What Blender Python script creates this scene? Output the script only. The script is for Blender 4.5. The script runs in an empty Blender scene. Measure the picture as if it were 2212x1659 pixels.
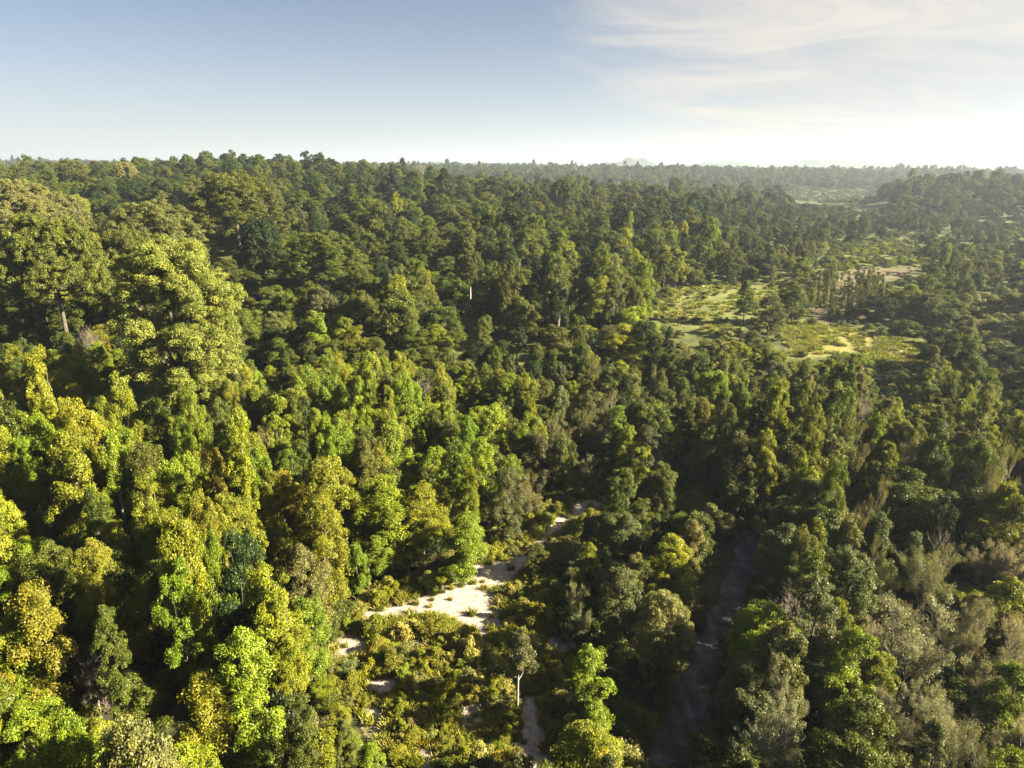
import bpy, math
import numpy as np
from mathutils import Euler
PI = math.pi
SC = bpy.context.scene
COL = SC.collection

# ------------------------------------------------------------------ camera, sky, sun, exposure
CAM_H = 50.0
PITCH, ROLL = 17.65, 0.5
HFOV = 74.0
cd = bpy.data.cameras.new('camera')
cam = bpy.data.objects.new('camera', cd)
COL.objects.link(cam)
cd.sensor_width = 36.0
cd.lens = 18.0 / math.tan(math.radians(HFOV / 2))
cd.clip_start, cd.clip_end = 0.5, 40000.0
cam.location = (0, 0, CAM_H)
from mathutils import Matrix
Rcam = Matrix.Rotation(math.radians(90 - PITCH), 3, 'X') @ Matrix.Rotation(math.radians(ROLL), 3, 'Z')
cam.rotation_euler = Rcam.to_euler()
SC.camera = cam

SUN_EL, SUN_AZ = 28.0, 97.0            # azimuth clockwise from the view direction
W = bpy.data.worlds.new("World")
SC.world = W
W.use_nodes = True
nt = W.node_tree
nt.nodes.clear()
N = nt.nodes.new
L = nt.links.new
sky = N('ShaderNodeTexSky')
sky.sky_type = 'NISHITA'
sky.sun_disc = False
sky.sun_elevation = math.radians(SUN_EL)
sky.sun_rotation = math.radians(SUN_AZ)
sky.air_density, sky.dust_density, sky.ozone_density = 0.7, 0.8, 2.5
# thin high cloud, laid out on a flat layer above the land (direction / height)
tc = N('ShaderNodeTexCoord')
sep = N('ShaderNodeSeparateXYZ'); L(tc.outputs['Generated'], sep.inputs[0])
mx0 = N('ShaderNodeMath'); mx0.operation = 'MAXIMUM'; L(sep.outputs['Z'], mx0.inputs[0]); mx0.inputs[1].default_value = 0.0
mz = N('ShaderNodeMath'); mz.operation = 'ADD'; L(mx0.outputs[0], mz.inputs[0]); mz.inputs[1].default_value = 0.11
dv = N('ShaderNodeVectorMath'); dv.operation = 'DIVIDE'
cz = N('ShaderNodeCombineXYZ')
for i in range(3): L(mz.outputs[0], cz.inputs[i])
L(tc.outputs['Generated'], dv.inputs[0]); L(cz.outputs[0], dv.inputs[1])
def mathn(op, a, b=None):
    n = N('ShaderNodeMath'); n.operation = op
    for i, v in enumerate((a, b)):
        if v is None: continue
        if isinstance(v, (int, float)): n.inputs[i].default_value = v
        else: L(v, n.inputs[i])
    return n.outputs[0]
def mixn(f, a, b):
    n = N('ShaderNodeMix'); n.data_type = 'RGBA'; L(f, n.inputs['Factor'])
    for k, v in (('A', a), ('B', b)):
        if isinstance(v, tuple): n.inputs[k].default_value = v + (1,)
        else: L(v, n.inputs[k])
    return n.outputs['Result']
def ranged(v, a, b):
    n = N('ShaderNodeMapRange'); n.interpolation_type = 'SMOOTHSTEP'; L(v, n.inputs['Value']); n.inputs['From Min'].default_value = a; n.inputs['From Max'].default_value = b
    return n.outputs[0]
def cloud_noise(rot, sc, scale, detail, rough, dist):
    mp = N('ShaderNodeMapping'); L(dv.outputs[0], mp.inputs['Vector'])
    mp.inputs['Rotation'].default_value = (0, 0, math.radians(rot)); mp.inputs['Scale'].default_value = sc
    n = N('ShaderNodeTexNoise'); L(mp.outputs[0], n.inputs['Vector'])
    n.inputs['Scale'].default_value = scale; n.inputs['Detail'].default_value = detail; n.inputs['Roughness'].default_value = rough; n.inputs['Distortion'].default_value = dist
    return n.outputs['Fac']
# haze of the lower air whitens the sky towards the horizon
veil = mathn('POWER', 2.718, mathn('MULTIPLY', mathn('MAXIMUM', sep.outputs['Z'], 0.0), -10.5))
hs = N('ShaderNodeHueSaturation'); L(sky.outputs[0], hs.inputs['Color']); hs.inputs['Saturation'].default_value = 0.95; hs.inputs['Value'].default_value = 0.40
base = mixn(veil, hs.outputs[0], (2.95, 2.95, 2.9))
# thin cloud bank: lies to the right (east) of the view, feathered on its edge
ms = N('ShaderNodeVectorMath'); ms.operation = 'DOT_PRODUCT'; L(tc.outputs['Generated'], ms.inputs[0]); ms.inputs[1].default_value = (0.95, 0.05, 0.3)
fine = cloud_noise(-30, (0.8, 1.25, 1.0), 1.1, 10, 0.60, 0.9)
soft = cloud_noise(20, (0.5, 0.5, 1.0), 0.35, 5, 0.5, 0.3)
edge = mathn('ADD', ms.outputs['Value'], mathn('MULTIPLY', mathn('SUBTRACT', fine, 0.5), 0.55))
edge = mathn('ADD', edge, mathn('MULTIPLY', mathn('SUBTRACT', soft, 0.5), 0.30))
bank = mathn('MULTIPLY', ranged(edge, 0.10, 0.46), mathn('ADD', 0.12, mathn('MULTIPLY', fine, 1.35)))
cloudy = mixn(mathn('MINIMUM', bank, 0.94), base, mixn(ranged(fine, 0.36, 0.66), (2.15, 2.07, 1.97), (2.75, 2.55, 2.32)))
mix_out = cloudy
bg = N('ShaderNodeBackground'); L(mix_out, bg.inputs['Color']); bg.inputs['Strength'].default_value = 0.05
wo = N('ShaderNodeOutputWorld'); L(bg.outputs[0], wo.inputs['Surface'])

sd = bpy.data.lights.new('sun', 'SUN')
sd.energy = 5.0; sd.angle = math.radians(0.5); sd.color = (1.0, 0.89, 0.68)
so = bpy.data.objects.new('sun', sd); COL.objects.link(so)
so.rotation_euler = Euler((math.radians(90 - SUN_EL), 0, math.radians(-SUN_AZ) + PI), 'XYZ')
SC.view_settings.view_transform = 'Standard'; SC.view_settings.look = 'None'
SC.view_settings.gamma = 1.0; SC.view_settings.exposure = 2.55
cy = SC.cycles
cy.max_bounces = 5; cy.diffuse_bounces = 0; cy.glossy_bounces = 1; cy.transmission_bounces = 3; cy.volume_bounces = 0
cy.transparent_max_bounces = 4
cy.use_denoising = True; cy.denoiser = 'OPENIMAGEDENOISE'; cy.denoising_input_passes = 'RGB_ALBEDO_NORMAL'; cy.denoising_prefilter = 'NONE'
cy.sample_clamp_indirect = 4.0
cy.use_adaptive_sampling = False

# ------------------------------------------------------------------ pixels of the 2212 x 1659 view <-> the land
FPX = 1106.0 / math.tan(math.radians(HFOV / 2))
RC = np.array(Rcam)
def ray(px, py):
    v = RC @ np.array([(px - 1106.0) / FPX, -(py - 829.5) / FPX, -1.0])
    return v / np.linalg.norm(v)
def project(P):
    P = np.asarray(P, float) - np.array([0, 0, CAM_H])
    q = P @ RC
    d = np.maximum(-q[..., 2], 1e-3)
    return q[..., 0] / d * FPX + 1106.0, -q[..., 1] / d * FPX + 829.5, -q[..., 2]
def sst(a, b, x):
    t = np.clip((x - a) / (b - a), 0, 1)
    return t * t * (3 - 2 * t)
def vnoise(x, y, seed=0):
    x = np.asarray(x, float); y = np.asarray(y, float)
    xi = np.floor(x).astype(np.int64); yi = np.floor(y).astype(np.int64)
    fx = x - xi; fy = y - yi
    fx = fx * fx * (3 - 2 * fx); fy = fy * fy * (3 - 2 * fy)
    def h(a, b):
        n = (a * 374761393 + b * 668265263 + seed * 974634777) & 0x7fffffff
        n = ((n ^ (n >> 13)) * 1274126177) & 0x7fffffff
        return ((n ^ (n >> 16)) & 0xffff) / 65535.0
    return (h(xi, yi) * (1 - fx) + h(xi + 1, yi) * fx) * (1 - fy) + (h(xi, yi + 1) * (1 - fx) + h(xi + 1, yi + 1) * fx) * fy
def fbm(x, y, seed=0, o=4):
    s = 0; a = 1; t = 0
    for k in range(o):
        s = s + a * vnoise(x * 2 ** k, y * 2 ** k, seed + k); t += a; a *= 0.5
    return s / t
def terrain(x, y):
    x = np.asarray(x, float); y = np.asarray(y, float)
    sx = np.where(x < -250, 600.0, 340.0)
    h = 31 * np.exp(-0.5 * (((x + 250) / sx) ** 2 + ((y - 620) / 290) ** 2)) * sst(70, 270, y)
    h = h + 25 * np.exp(-0.5 * (np.abs((x - 520) / 135) ** 2.6 + ((y - 720) / 130) ** 2))
    h = h + 8 * np.exp(-0.5 * (((x + 215) / 85) ** 2 + ((y - 640) / 120) ** 2))
    far = 27 + 12 * fbm(x / 700, y / 700, 5, 3)
    h = np.maximum(h, far * sst(1050, 1700, y + 0.25 * x))
    h = h + 5.0 * (fbm(x / 160, y / 160, 9, 3) - 0.5) * sst(160, 420, y)
    return h
def ground_many(pts):
    v = np.array([ray(*p) for p in pts]); o = np.array([0, 0, CAM_H])
    t = np.full(len(v), 20.0); live = np.ones(len(v), bool)
    while live.any() and t.max() < 9000:
        p = o + v * t[:, None]
        live &= p[:, 2] >= terrain(p[:, 0], p[:, 1])
        t = np.where(live, t * 1.015, t)
    lo, hi = t / 1.02, t.copy()
    for _ in range(24):
        m = (lo + hi) / 2; p = o + v * m[:, None]
        below = p[:, 2] < terrain(p[:, 0], p[:, 1])
        hi = np.where(below, m, hi); lo = np.where(below, lo, m)
    return o + v * hi[:, None]
def ground(px, py): return ground_many([(px, py)])[0]
def inside(px, py, poly):
    px = np.asarray(px); py = np.asarray(py)
    c = np.zeros(px.shape, bool)
    n = len(poly)
    for i in range(n):
        x1, y1 = poly[i]; x2, y2 = poly[(i + 1) % n]
        k = ((y1 > py) != (y2 > py)) & (px < (x2 - x1) * (py - y1) / (y2 - y1 + 1e-9) + x1)
        c ^= k
    return c

# ------------------------------------------------------------------ mesh helpers
def mesh(name, V, F, mats, face_attr=None, midx=None, smooth=False):
    V = np.asarray(V, np.float32); F = np.asarray(F, np.int32)
    me = bpy.data.meshes.new(name)
    k = F.shape[1]
    me.vertices.add(len(V)); me.vertices.foreach_set('co', V.ravel())
    me.loops.add(F.size); me.loops.foreach_set('vertex_index', F.ravel())
    me.polygons.add(len(F))
    me.polygons.foreach_set('loop_start', np.arange(0, F.size, k, dtype=np.int32))
    me.polygons.foreach_set('loop_total', np.full(len(F), k, np.int32))
    if smooth: me.polygons.foreach_set('use_smooth', np.ones(len(F), bool))
    for m in mats: me.materials.append(m)
    if midx is not None: me.polygons.foreach_set('material_index', np.asarray(midx, np.int32))
    if face_attr is not None:
        a = me.attributes.new('vary', 'FLOAT', 'FACE'); a.data.foreach_set('value', np.asarray(face_attr, np.float32))
    me.update(calc_edges=True)
    return me
def link(name, data, parent=None, loc=None):
    o = bpy.data.objects.new(name, data); COL.objects.link(o)
    if parent is not None: o.parent = parent
    if loc is not None: o.location = loc
    return o
def tag(o, label=None, cat=None, group=None, kind=None):
    if label: o['label'] = label
    if cat: o['category'] = cat
    if group: o['group'] = group
    if kind: o['kind'] = kind
    return o
def tube(path, radii, sides=6):
    path = np.asarray(path, float); n = len(path)
    T = np.gradient(path, axis=0); T /= np.linalg.norm(T, axis=1)[:, None] + 1e-9
    ref = np.array([0.31, 0.87, 0.12])
    A = np.cross(T, ref); A /= np.linalg.norm(A, axis=1)[:, None] + 1e-9
    B = np.cross(T, A)
    th = np.arange(sides) * 2 * PI / sides
    V = (path[:, None, :] + np.asarray(radii)[:, None, None] * (A[:, None, :] * np.cos(th)[None, :, None] + B[:, None, :] * np.sin(th)[None, :, None])).reshape(-1, 3)
    F = []
    for i in range(n - 1):
        for j in range(sides):
            F.append((i * sides + j, i * sides + (j + 1) % sides, (i + 1) * sides + (j + 1) % sides, (i + 1) * sides + j))
    return V, np.array(F)
def join(parts):
    V = []; F = []; o = 0
    for v, f in parts:
        V.append(v); F.append(f + o); o += len(v)
    return np.concatenate(V), np.concatenate(F)
def unit(v): return v / (np.linalg.norm(v, axis=-1, keepdims=True) + 1e-9)

# ------------------------------------------------------------------ materials
def mat(name):
    m = bpy.data.materials.new(name); m.use_nodes = True
    m.node_tree.nodes.clear()
    return m, m.node_tree.nodes.new, m.node_tree.links.new
def leaf_material():
    m, N, L = mat('foliage')
    at = N('ShaderNodeAttribute'); at.attribute_type = 'INSTANCER'; at.attribute_name = 'tint'
    va = N('ShaderNodeAttribute'); va.attribute_name = 'vary'
    # some sprays are younger and yellower, some older and duller
    ramp = N('ShaderNodeValToRGB'); L(va.outputs['Fac'], ramp.inputs[0])
    e = ramp.color_ramp.elements
    e[0].position = 0.0; e[0].color = (0.55, 0.66, 0.62, 1)
    e[1].position = 1.0; e[1].color = (1.38, 1.34, 0.8, 1)
    x = e.new(0.5); x.color = (1, 1, 1, 1)
    mu = N('ShaderNodeMix'); mu.data_type = 'RGBA'; mu.blend_type = 'MULTIPLY'; mu.inputs['Factor'].default_value = 1
    L(at.outputs['Color'], mu.inputs['A']); L(ramp.outputs['Color'], mu.inputs['B'])
    d = N('ShaderNodeBsdfDiffuse'); L(mu.outputs['Result'], d.inputs['Color'])
    t = N('ShaderNodeBsdfTranslucent')
    mt = N('ShaderNodeMix'); mt.data_type = 'RGBA'; mt.blend_type = 'MULTIPLY'; mt.inputs['Factor'].default_value = 1
    L(mu.outputs['Result'], mt.inputs['A']); mt.inputs['B'].default_value = (1.25, 1.35, 0.5, 1)
    L(mt.outputs['Result'], t.inputs['Color'])
    s = N('ShaderNodeMixShader'); s.inputs[0].default_value = 0.24; L(d.outputs[0], s.inputs[1]); L(t.outputs[0], s.inputs[2])
    g = N('ShaderNodeBsdfGlossy'); g.inputs['Roughness'].default_value = 0.45; g.inputs['Color'].default_value = (0.9, 0.9, 0.85, 1)
    s2 = N('ShaderNodeMixShader'); s2.inputs[0].default_value = 0.02; L(s.outputs[0], s2.inputs[1]); L(g.outputs[0], s2.inputs[2])
    o = N('ShaderNodeOutputMaterial'); L(s2.outputs[0], o.inputs[0])
    return m
def bark_material(name, a, b):
    m, N, L = mat(name)
    tc = N('ShaderNodeTexCoord'); mp = N('ShaderNodeMapping'); L(tc.outputs['Object'], mp.inputs[0]); mp.inputs['Scale'].default_value = (3, 3, 0.7)
    n = N('ShaderNodeTexNoise'); L(mp.outputs[0], n.inputs['Vector']); n.inputs['Scale'].default_value = 1.6; n.inputs['Detail'].default_value = 6
    r = N('ShaderNodeValToRGB'); L(n.outputs['Fac'], r.inputs[0])
    r.color_ramp.elements[0].position = 0.35; r.color_ramp.elements[0].color = a + (1,)
    r.color_ramp.elements[1].position = 0.65; r.color_ramp.elements[1].color = b + (1,)
    p = N('ShaderNodeBsdfPrincipled'); L(r.outputs[0], p.inputs['Base Color']); p.inputs['Roughness'].default_value = 0.9
    o = N('ShaderNodeOutputMaterial'); L(p.outputs[0], o.inputs[0])
    return m
def earth_material(name, stops, scale, edge=None, rough=0.95, bump=0.4, ruts=None, greener=False):
    """stops: list of (pos, colour); edge: colour that patches of the surface turn to where the attribute 'vary' is low"""
    m, N, L = mat(name)
    tc = N('ShaderNodeTexCoord')
    n = N('ShaderNodeTexNoise'); L(tc.outputs['Object'], n.inputs['Vector']); n.inputs['Scale'].default_value = scale; n.inputs['Detail'].default_value = 10; n.inputs['Roughness'].default_value = 0.65
    r = N('ShaderNodeValToRGB'); L(n.outputs['Fac'], r.inputs[0])
    e = r.color_ramp.elements
    e[0].position = stops[0][0]; e[0].color = stops[0][1] + (1,)
    e[1].position = stops[-1][0]; e[1].color = stops[-1][1] + (1,)
    for p, c in stops[1:-1]:
        x = e.new(p); x.color = c + (1,)
    out = r.outputs[0]
    if ruts is not None:                       # wheel ruts and washed lines along the track
        mp = N('ShaderNodeMapping'); L(tc.outputs['Object'], mp.inputs[0]); mp.inputs['Rotation'].default_value = (0, 0, ruts); mp.inputs['Scale'].default_value = (1.1, 0.045, 1)
        ns = N('ShaderNodeTexNoise'); L(mp.outputs[0], ns.inputs['Vector']); ns.inputs['Scale'].default_value = 1.0; ns.inputs['Detail'].default_value = 5
        rr = N('ShaderNodeMapRange'); L(ns.outputs['Fac'], rr.inputs['Value']); rr.inputs['From Min'].default_value = 0.35; rr.inputs['From Max'].default_value = 0.65; rr.inputs['To Min'].default_value = 0.7; rr.inputs['To Max'].default_value = 1.25
        mv = N('ShaderNodeVectorMath'); mv.operation = 'SCALE'; L(out, mv.inputs[0]); L(rr.outputs[0], mv.inputs['Scale'])
        out = mv.outputs[0]
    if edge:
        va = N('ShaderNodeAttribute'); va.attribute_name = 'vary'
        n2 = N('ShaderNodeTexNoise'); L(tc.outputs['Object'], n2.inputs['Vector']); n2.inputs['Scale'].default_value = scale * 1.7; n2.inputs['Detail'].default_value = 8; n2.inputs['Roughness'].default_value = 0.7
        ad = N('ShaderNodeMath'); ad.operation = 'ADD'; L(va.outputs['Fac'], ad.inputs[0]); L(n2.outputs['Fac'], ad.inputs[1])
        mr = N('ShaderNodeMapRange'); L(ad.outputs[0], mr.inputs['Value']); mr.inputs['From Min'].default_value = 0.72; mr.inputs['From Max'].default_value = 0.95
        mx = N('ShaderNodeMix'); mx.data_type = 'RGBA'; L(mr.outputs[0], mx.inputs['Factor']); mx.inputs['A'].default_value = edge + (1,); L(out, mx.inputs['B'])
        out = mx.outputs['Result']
    if greener:                                # the open valley floor is under low green growth
        sx = N('ShaderNodeSeparateXYZ'); L(tc.outputs['Object'], sx.inputs[0])
        gy_ = N('ShaderNodeMapRange'); L(sx.outputs['Y'], gy_.inputs['Value']); gy_.inputs['From Min'].default_value = 135; gy_.inputs['From Max'].default_value = 170
        gm = N('ShaderNodeMix'); gm.data_type = 'RGBA'; L(gy_.outputs[0], gm.inputs['Factor']); L(out, gm.inputs['A'])
        g2 = N('ShaderNodeValToRGB'); L(n.outputs['Fac'], g2.inputs[0])
        g2.color_ramp.elements[0].position = 0.35; g2.color_ramp.elements[0].color = (0.045, 0.055, 0.016, 1)
        g2.color_ramp.elements[1].position = 0.65; g2.color_ramp.elements[1].color = (0.115, 0.125, 0.035, 1)
        L(g2.outputs[0], gm.inputs['B']); out = gm.outputs['Result']
    p = N('ShaderNodeBsdfPrincipled'); L(out, p.inputs['Base Color']); p.inputs['Roughness'].default_value = rough
    p.inputs['Specular IOR Level'].default_value = 0.15
    nb = N('ShaderNodeTexNoise'); L(tc.outputs['Object'], nb.inputs['Vector']); nb.inputs['Scale'].default_value = scale * 3; nb.inputs['Detail'].default_value = 6
    b = N('ShaderNodeBump'); b.inputs['Strength'].default_value = bump; b.inputs['Distance'].default_value = 0.3
    L(nb.outputs['Fac'], b.inputs['Height']); L(b.outputs[0], p.inputs['Normal'])
    o = N('ShaderNodeOutputMaterial'); L(p.outputs[0], o.inputs[0])
    return m
LEAF = leaf_material()
BARK = bark_material('bark', (0.05, 0.04, 0.03), (0.13, 0.11, 0.085))
PALE = bark_material('pale_bark', (0.22, 0.19, 0.15), (0.5, 0.45, 0.37))
GREY = bark_material('grey_twigs', (0.15, 0.12, 0.09), (0.3, 0.25, 0.2))
LITTER = earth_material('leaf_litter', [(0.3, (0.025, 0.022, 0.012)), (0.5, (0.05, 0.052, 0.02)), (0.7, (0.085, 0.085, 0.03))], 0.25, greener=True)
SAND = earth_material('white_sand', [(0.3, (0.19, 0.155, 0.11)), (0.44, (0.35, 0.295, 0.23)), (0.62, (0.46, 0.40, 0.325))], 1.3, edge=(0.17, 0.15, 0.06))
ROAD = earth_material('packed_earth', [(0.3, (0.055, 0.047, 0.05)), (0.5, (0.105, 0.092, 0.096)), (0.65, (0.18, 0.16, 0.16))], 0.5, edge=(0.05, 0.04, 0.025), ruts=0.28)
MEADOW = earth_material('meadow_grass', [(0.3, (0.13, 0.135, 0.035)), (0.5, (0.20, 0.185, 0.048)), (0.7, (0.25, 0.215, 0.075))], 0.11, edge=(0.11, 0.115, 0.035))
FIELD = earth_material('pale_green_field', [(0.3, (0.075, 0.09, 0.026)), (0.5, (0.12, 0.13, 0.038)), (0.7, (0.17, 0.165, 0.055))], 0.11, edge=(0.10, 0.105, 0.035))
SOIL = earth_material('red_soil', [(0.3, (0.075, 0.062, 0.034)), (0.5, (0.115, 0.088, 0.05)), (0.65, (0.12, 0.125, 0.045))], 0.16, edge=(0.08, 0.08, 0.03))
FARHILL = earth_material('wooded_hill', [(0.3, (0.03, 0.045, 0.02)), (0.7, (0.06, 0.07, 0.03))], 0.01)

# ------------------------------------------------------------------ the land
def axis_steps(lo, hi, step0, grow, c=0.0):
    a = [c]; s = step0
    while a[-1] < hi: a.append(a[-1] + s); s *= grow
    b = [c]; s = step0
    while b[-1] > lo: b.append(b[-1] - s); s *= grow
    return np.array(sorted(set(b[1:] + a)))
gx = axis_steps(-9000, 9000, 4, 1.035); gy = axis_steps(-400, 9000, 4, 1.035, 60)
X, Y = np.meshgrid(gx, gy); Z = terrain(X, Y)
V = np.stack([X, Y, Z], -1).reshape(-1, 3)
nx, ny = len(gx), len(gy)
I = np.arange(nx * ny).reshape(ny, nx)
F = np.stack([I[:-1, :-1], I[:-1, 1:], I[1:, 1:], I[1:, :-1]], -1).reshape(-1, 4)
tag(link('ground', mesh('ground', V, F, [LITTER], smooth=True)), kind='structure')

def far_hills(name, crests):
    """low wooded ridges kilometres away: one closed skin per ridge line"""
    parts = []
    for (x, y, sx, sy, h) in crests:
        u = np.linspace(-3, 3, 141); v = np.linspace(-3, 3, 21)
        U, Vv = np.meshgrid(u, v)
        hx = x + U * sx; hy = y + Vv * sy
        hz = terrain(hx, hy) - 12 + h * np.exp(-0.5 * (U ** 2 + Vv ** 2)) * (0.66 + 0.55 * fbm(hx / (sx * 0.45), hy / 500, int(x) & 31, 4)) + 9 * fbm(hx / 40, hy / 40, 3, 2)
        J = np.arange(U.size).reshape(U.shape)
        parts.append((np.stack([hx, hy, hz], -1).reshape(-1, 3), np.stack([J[:-1, :-1], J[:-1, 1:], J[1:, 1:], J[1:, :-1]], -1).reshape(-1, 4)))
    v, f = join(parts)
    return tag(link(name, mesh(name, v, f, [FARHILL], smooth=True)), kind='structure')
far_hills('hills', [(2150, 4900, 330, 300, 112), (2700, 5000, 600, 300, 88), (1560, 5200, 300, 300, 90), (830, 5000, 200, 300, 96), (3700, 5200, 700, 300, 78), (-200, 5300, 700, 300, 72)])

# outlines of the open places (as seen in the view), mapped onto the land
CLEARING = [(700, 1470), (735, 1330), (800, 1290), (950, 1235), (1040, 1200), (1100, 1130), (1200, 1080), (1340, 1070), (1345, 1110), (1250, 1150), (1210, 1210), (1190, 1330), (1240, 1370), (1250, 1440), (1205, 1480), (1225, 1659), (860, 1659), (800, 1580)]
ROADPOLY = [(1380, 1659), (1455, 1500), (1490, 1400), (1545, 1290), (1585, 1190), (1605, 1145), (1640, 1145), (1660, 1190), (1645, 1240), (1610, 1320), (1562, 1440), (1540, 1520), (1530, 1659)]
FIELDS = {
    'A': [(1390, 645), (1480, 620), (1600, 612), (1695, 622), (1705, 660), (1660, 700), (1600, 715), (1520, 720), (1440, 700)],
    'B': [(1680, 710), (1760, 695), (1870, 712), (1990, 745), (2010, 790), (1900, 790), (1860, 760), (1800, 775), (1720, 775)],
    'C': [(1780, 602), (1850, 580), (1990, 577), (1960, 600), (1890, 612), (1800, 622)],
    'D': [(1765, 528), (1880, 520), (1990, 530), (2005, 572), (1860, 580), (1775, 594)],
    'E': [(1745, 640), (1790, 612), (1890, 612), (1915, 650), (1900, 695), (1760, 695)],
    'F': [(2090, 665), (2150, 640), (2212, 632), (2212, 800), (2140, 770)],
    'G': [(1690, 408), (1890, 412), (1905, 432), (1885, 446), (1720, 436)],
    'H': [(1900, 795), (1980, 800), (1990, 850), (1900, 860), (1870, 830)],
    'Q': [(1888, 448), (1915, 433), (1926, 432), (1922, 441), (1902, 451)],
    'P': [(1685, 655), (1712, 650), (1712, 700), (1680, 700)],
}
def land_poly(poly, n=6):
    q = []
    for i in range(len(poly)):
        a = np.array(poly[i], float); b = np.array(poly[(i + 1) % len(poly)], float)
        q += [tuple(a + (b - a) * k / n) for k in range(n)]
    return [(g[0], g[1]) for g in ground_many(q)]
def dist_poly(x, y, poly):
    P = np.array(poly); Q = np.roll(P, -1, 0)
    best = np.full(x.shape, 1e9)
    for (ax, ay), (bx, by) in zip(P, Q):
        dx, dy = bx - ax, by - ay
        t = np.clip(((x - ax) * dx + (y - ay) * dy) / (dx * dx + dy * dy + 1e-9), 0, 1)
        best = np.minimum(best, np.hypot(x - ax - t * dx, y - ay - t * dy))
    return best
def sheet(name, polys, material, cell, lift, rag=1.0, width=1.2):
    VV = []; FF = []; AA = []; o = 0
    for poly in polys:
        P = np.array(poly)
        xs = np.arange(P[:, 0].min() - 2 * rag, P[:, 0].max() + 2 * rag, cell); ys = np.arange(P[:, 1].min() - 2 * rag, P[:, 1].max() + 2 * rag, cell)
        X, Y = np.meshgrid(xs, ys)
        s = np.where(inside(X, Y, poly), 1, -1) * dist_poly(X, Y, poly)
        s = s + rag * 2 * (fbm(X / (rag * 1.6), Y / (rag * 1.6), 21, 4) - 0.5)
        Z = terrain(X, Y) + lift
        I = np.arange(X.size).reshape(X.shape)
        q = np.stack([I[:-1, :-1], I[:-1, 1:], I[1:, 1:], I[1:, :-1]], -1).reshape(-1, 4)
        sf = s.ravel()[q].mean(1)
        keep = sf > -0.2 * rag
        q = q[keep]; sf = sf[keep]
        used, inv = np.unique(q, return_inverse=True)
        VV.append(np.stack([X, Y, Z], -1).reshape(-1, 3)[used]); FF.append(inv.reshape(-1, 4) + o); o += len(used)
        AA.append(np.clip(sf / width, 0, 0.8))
    return tag(link(name, mesh(name, np.concatenate(VV), np.concatenate(FF), [material], face_attr=np.concatenate(AA), smooth=True)), kind='structure')
SANDPOLYS = [
    [(1345, 1068), (1300, 1072), (1235, 1088), (1195, 1118), (1170, 1160), (1118, 1190), (1095, 1210), (1045, 1216), (975, 1225), (930, 1278), (870, 1300), (785, 1318), (780, 1342), (880, 1335), (945, 1328), (990, 1352), (1045, 1392), (1098, 1355), (1082, 1298), (1095, 1268), (1130, 1240), (1155, 1208), (1210, 1168), (1238, 1130), (1288, 1108), (1340, 1100)],
    [(715, 1365), (800, 1380), (800, 1430), (720, 1420)],
    [(1125, 1500), (1180, 1500), (1175, 1560), (1200, 1620), (1210, 1690), (1095, 1690), (1105, 1600)],
    [(785, 1465), (870, 1460), (860, 1500), (785, 1505)],
    [(785, 1520), (835, 1525), (840, 1600), (790, 1600)],
    [(900, 1600), (935, 1605), (955, 1690), (915, 1690)],
    [(1175, 1372), (1245, 1368), (1250, 1410), (1180, 1420)],
    [(990, 1525), (1045, 1515), (1050, 1570), (995, 1580)],
    [(690, 1530), (725, 1535), (720, 1565), (690, 1560)],
    [(1606, 1150), (1615, 1128), (1650, 1130), (1655, 1152)],
    [(880, 1380), (925, 1375), (930, 1405), (885, 1405)],
]
LAND_CLEAR = land_poly(CLEARING)
LAND_SAND = [land_poly(p) for p in SANDPOLYS]
LAND_ROAD = land_poly(ROADPOLY)
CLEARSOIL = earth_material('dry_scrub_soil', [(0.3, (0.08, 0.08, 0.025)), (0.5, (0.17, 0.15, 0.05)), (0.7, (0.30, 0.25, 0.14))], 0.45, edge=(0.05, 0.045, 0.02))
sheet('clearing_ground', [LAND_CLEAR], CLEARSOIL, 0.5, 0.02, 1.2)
sheet('sand_path', LAND_SAND, SAND, 0.22, 0.05, 0.8, 1.5)
sheet('dirt_road', [LAND_ROAD], ROAD, 0.4, 0.05, 0.7, 1.0)
LF = {k: land_poly(v, 4) for k, v in FIELDS.items()}
sheet('meadow', [LF['B'], LF['P']], MEADOW, 1.2, 0.04, 1.6, 3)
sheet('field', [LF['A'], LF['D'], LF['H']], FIELD, 2.0, 0.04, 4.0, 4)
sheet('bare_soil', [LF['C'], LF['E'], LF['Q']], SOIL, 1.5, 0.04, 3.0, 3)

# ------------------------------------------------------------------ crowns and trunks
def leaves(rng, C, R, n, Ls, up=0.35, jit=0.75, squash=0.95, droop=0.3, bottom=-0.45, fine=True):
    """leaf faces over clumps (centres C, radii R): n leaves to a clump"""
    if fine: n = int(n * 3.2); Ls = Ls * 0.54
    m = len(C)
    cid = np.repeat(np.arange(m), n)
    d = unit(rng.normal(size=(m * n, 3)))
    low = d[:, 2] < bottom
    d[low, 2] *= -1
    rr = R[cid] * (0.42 + 0.68 * rng.random(m * n) ** 0.6)
    P = C[cid] + d * rr[:, None] * np.array([1, 1, squash])
    nr = unit(d + jit * rng.normal(size=d.shape) + np.array([0, 0, up]))
    t = rng.normal(size=d.shape) + np.array([0, 0, -droop])
    t = unit(t - nr * (t * nr).sum(1)[:, None])
    b = np.cross(nr, t)
    l = (Ls * (0.65 + 0.7 * rng.random(m * n)))[:, None]
    w = l * 0.62
    V = np.stack([P - t * l * .5, P + b * w * .5, P + t * l * .5, P - b * w * .5], 1).reshape(-1, 3)
    F = np.arange(m * n * 4).reshape(-1, 4)
    cv = rng.random(m)
    va = np.clip(0.62 * cv[cid] + 0.38 * rng.random(m * n), 0, 1)
    return V, F, va
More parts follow.
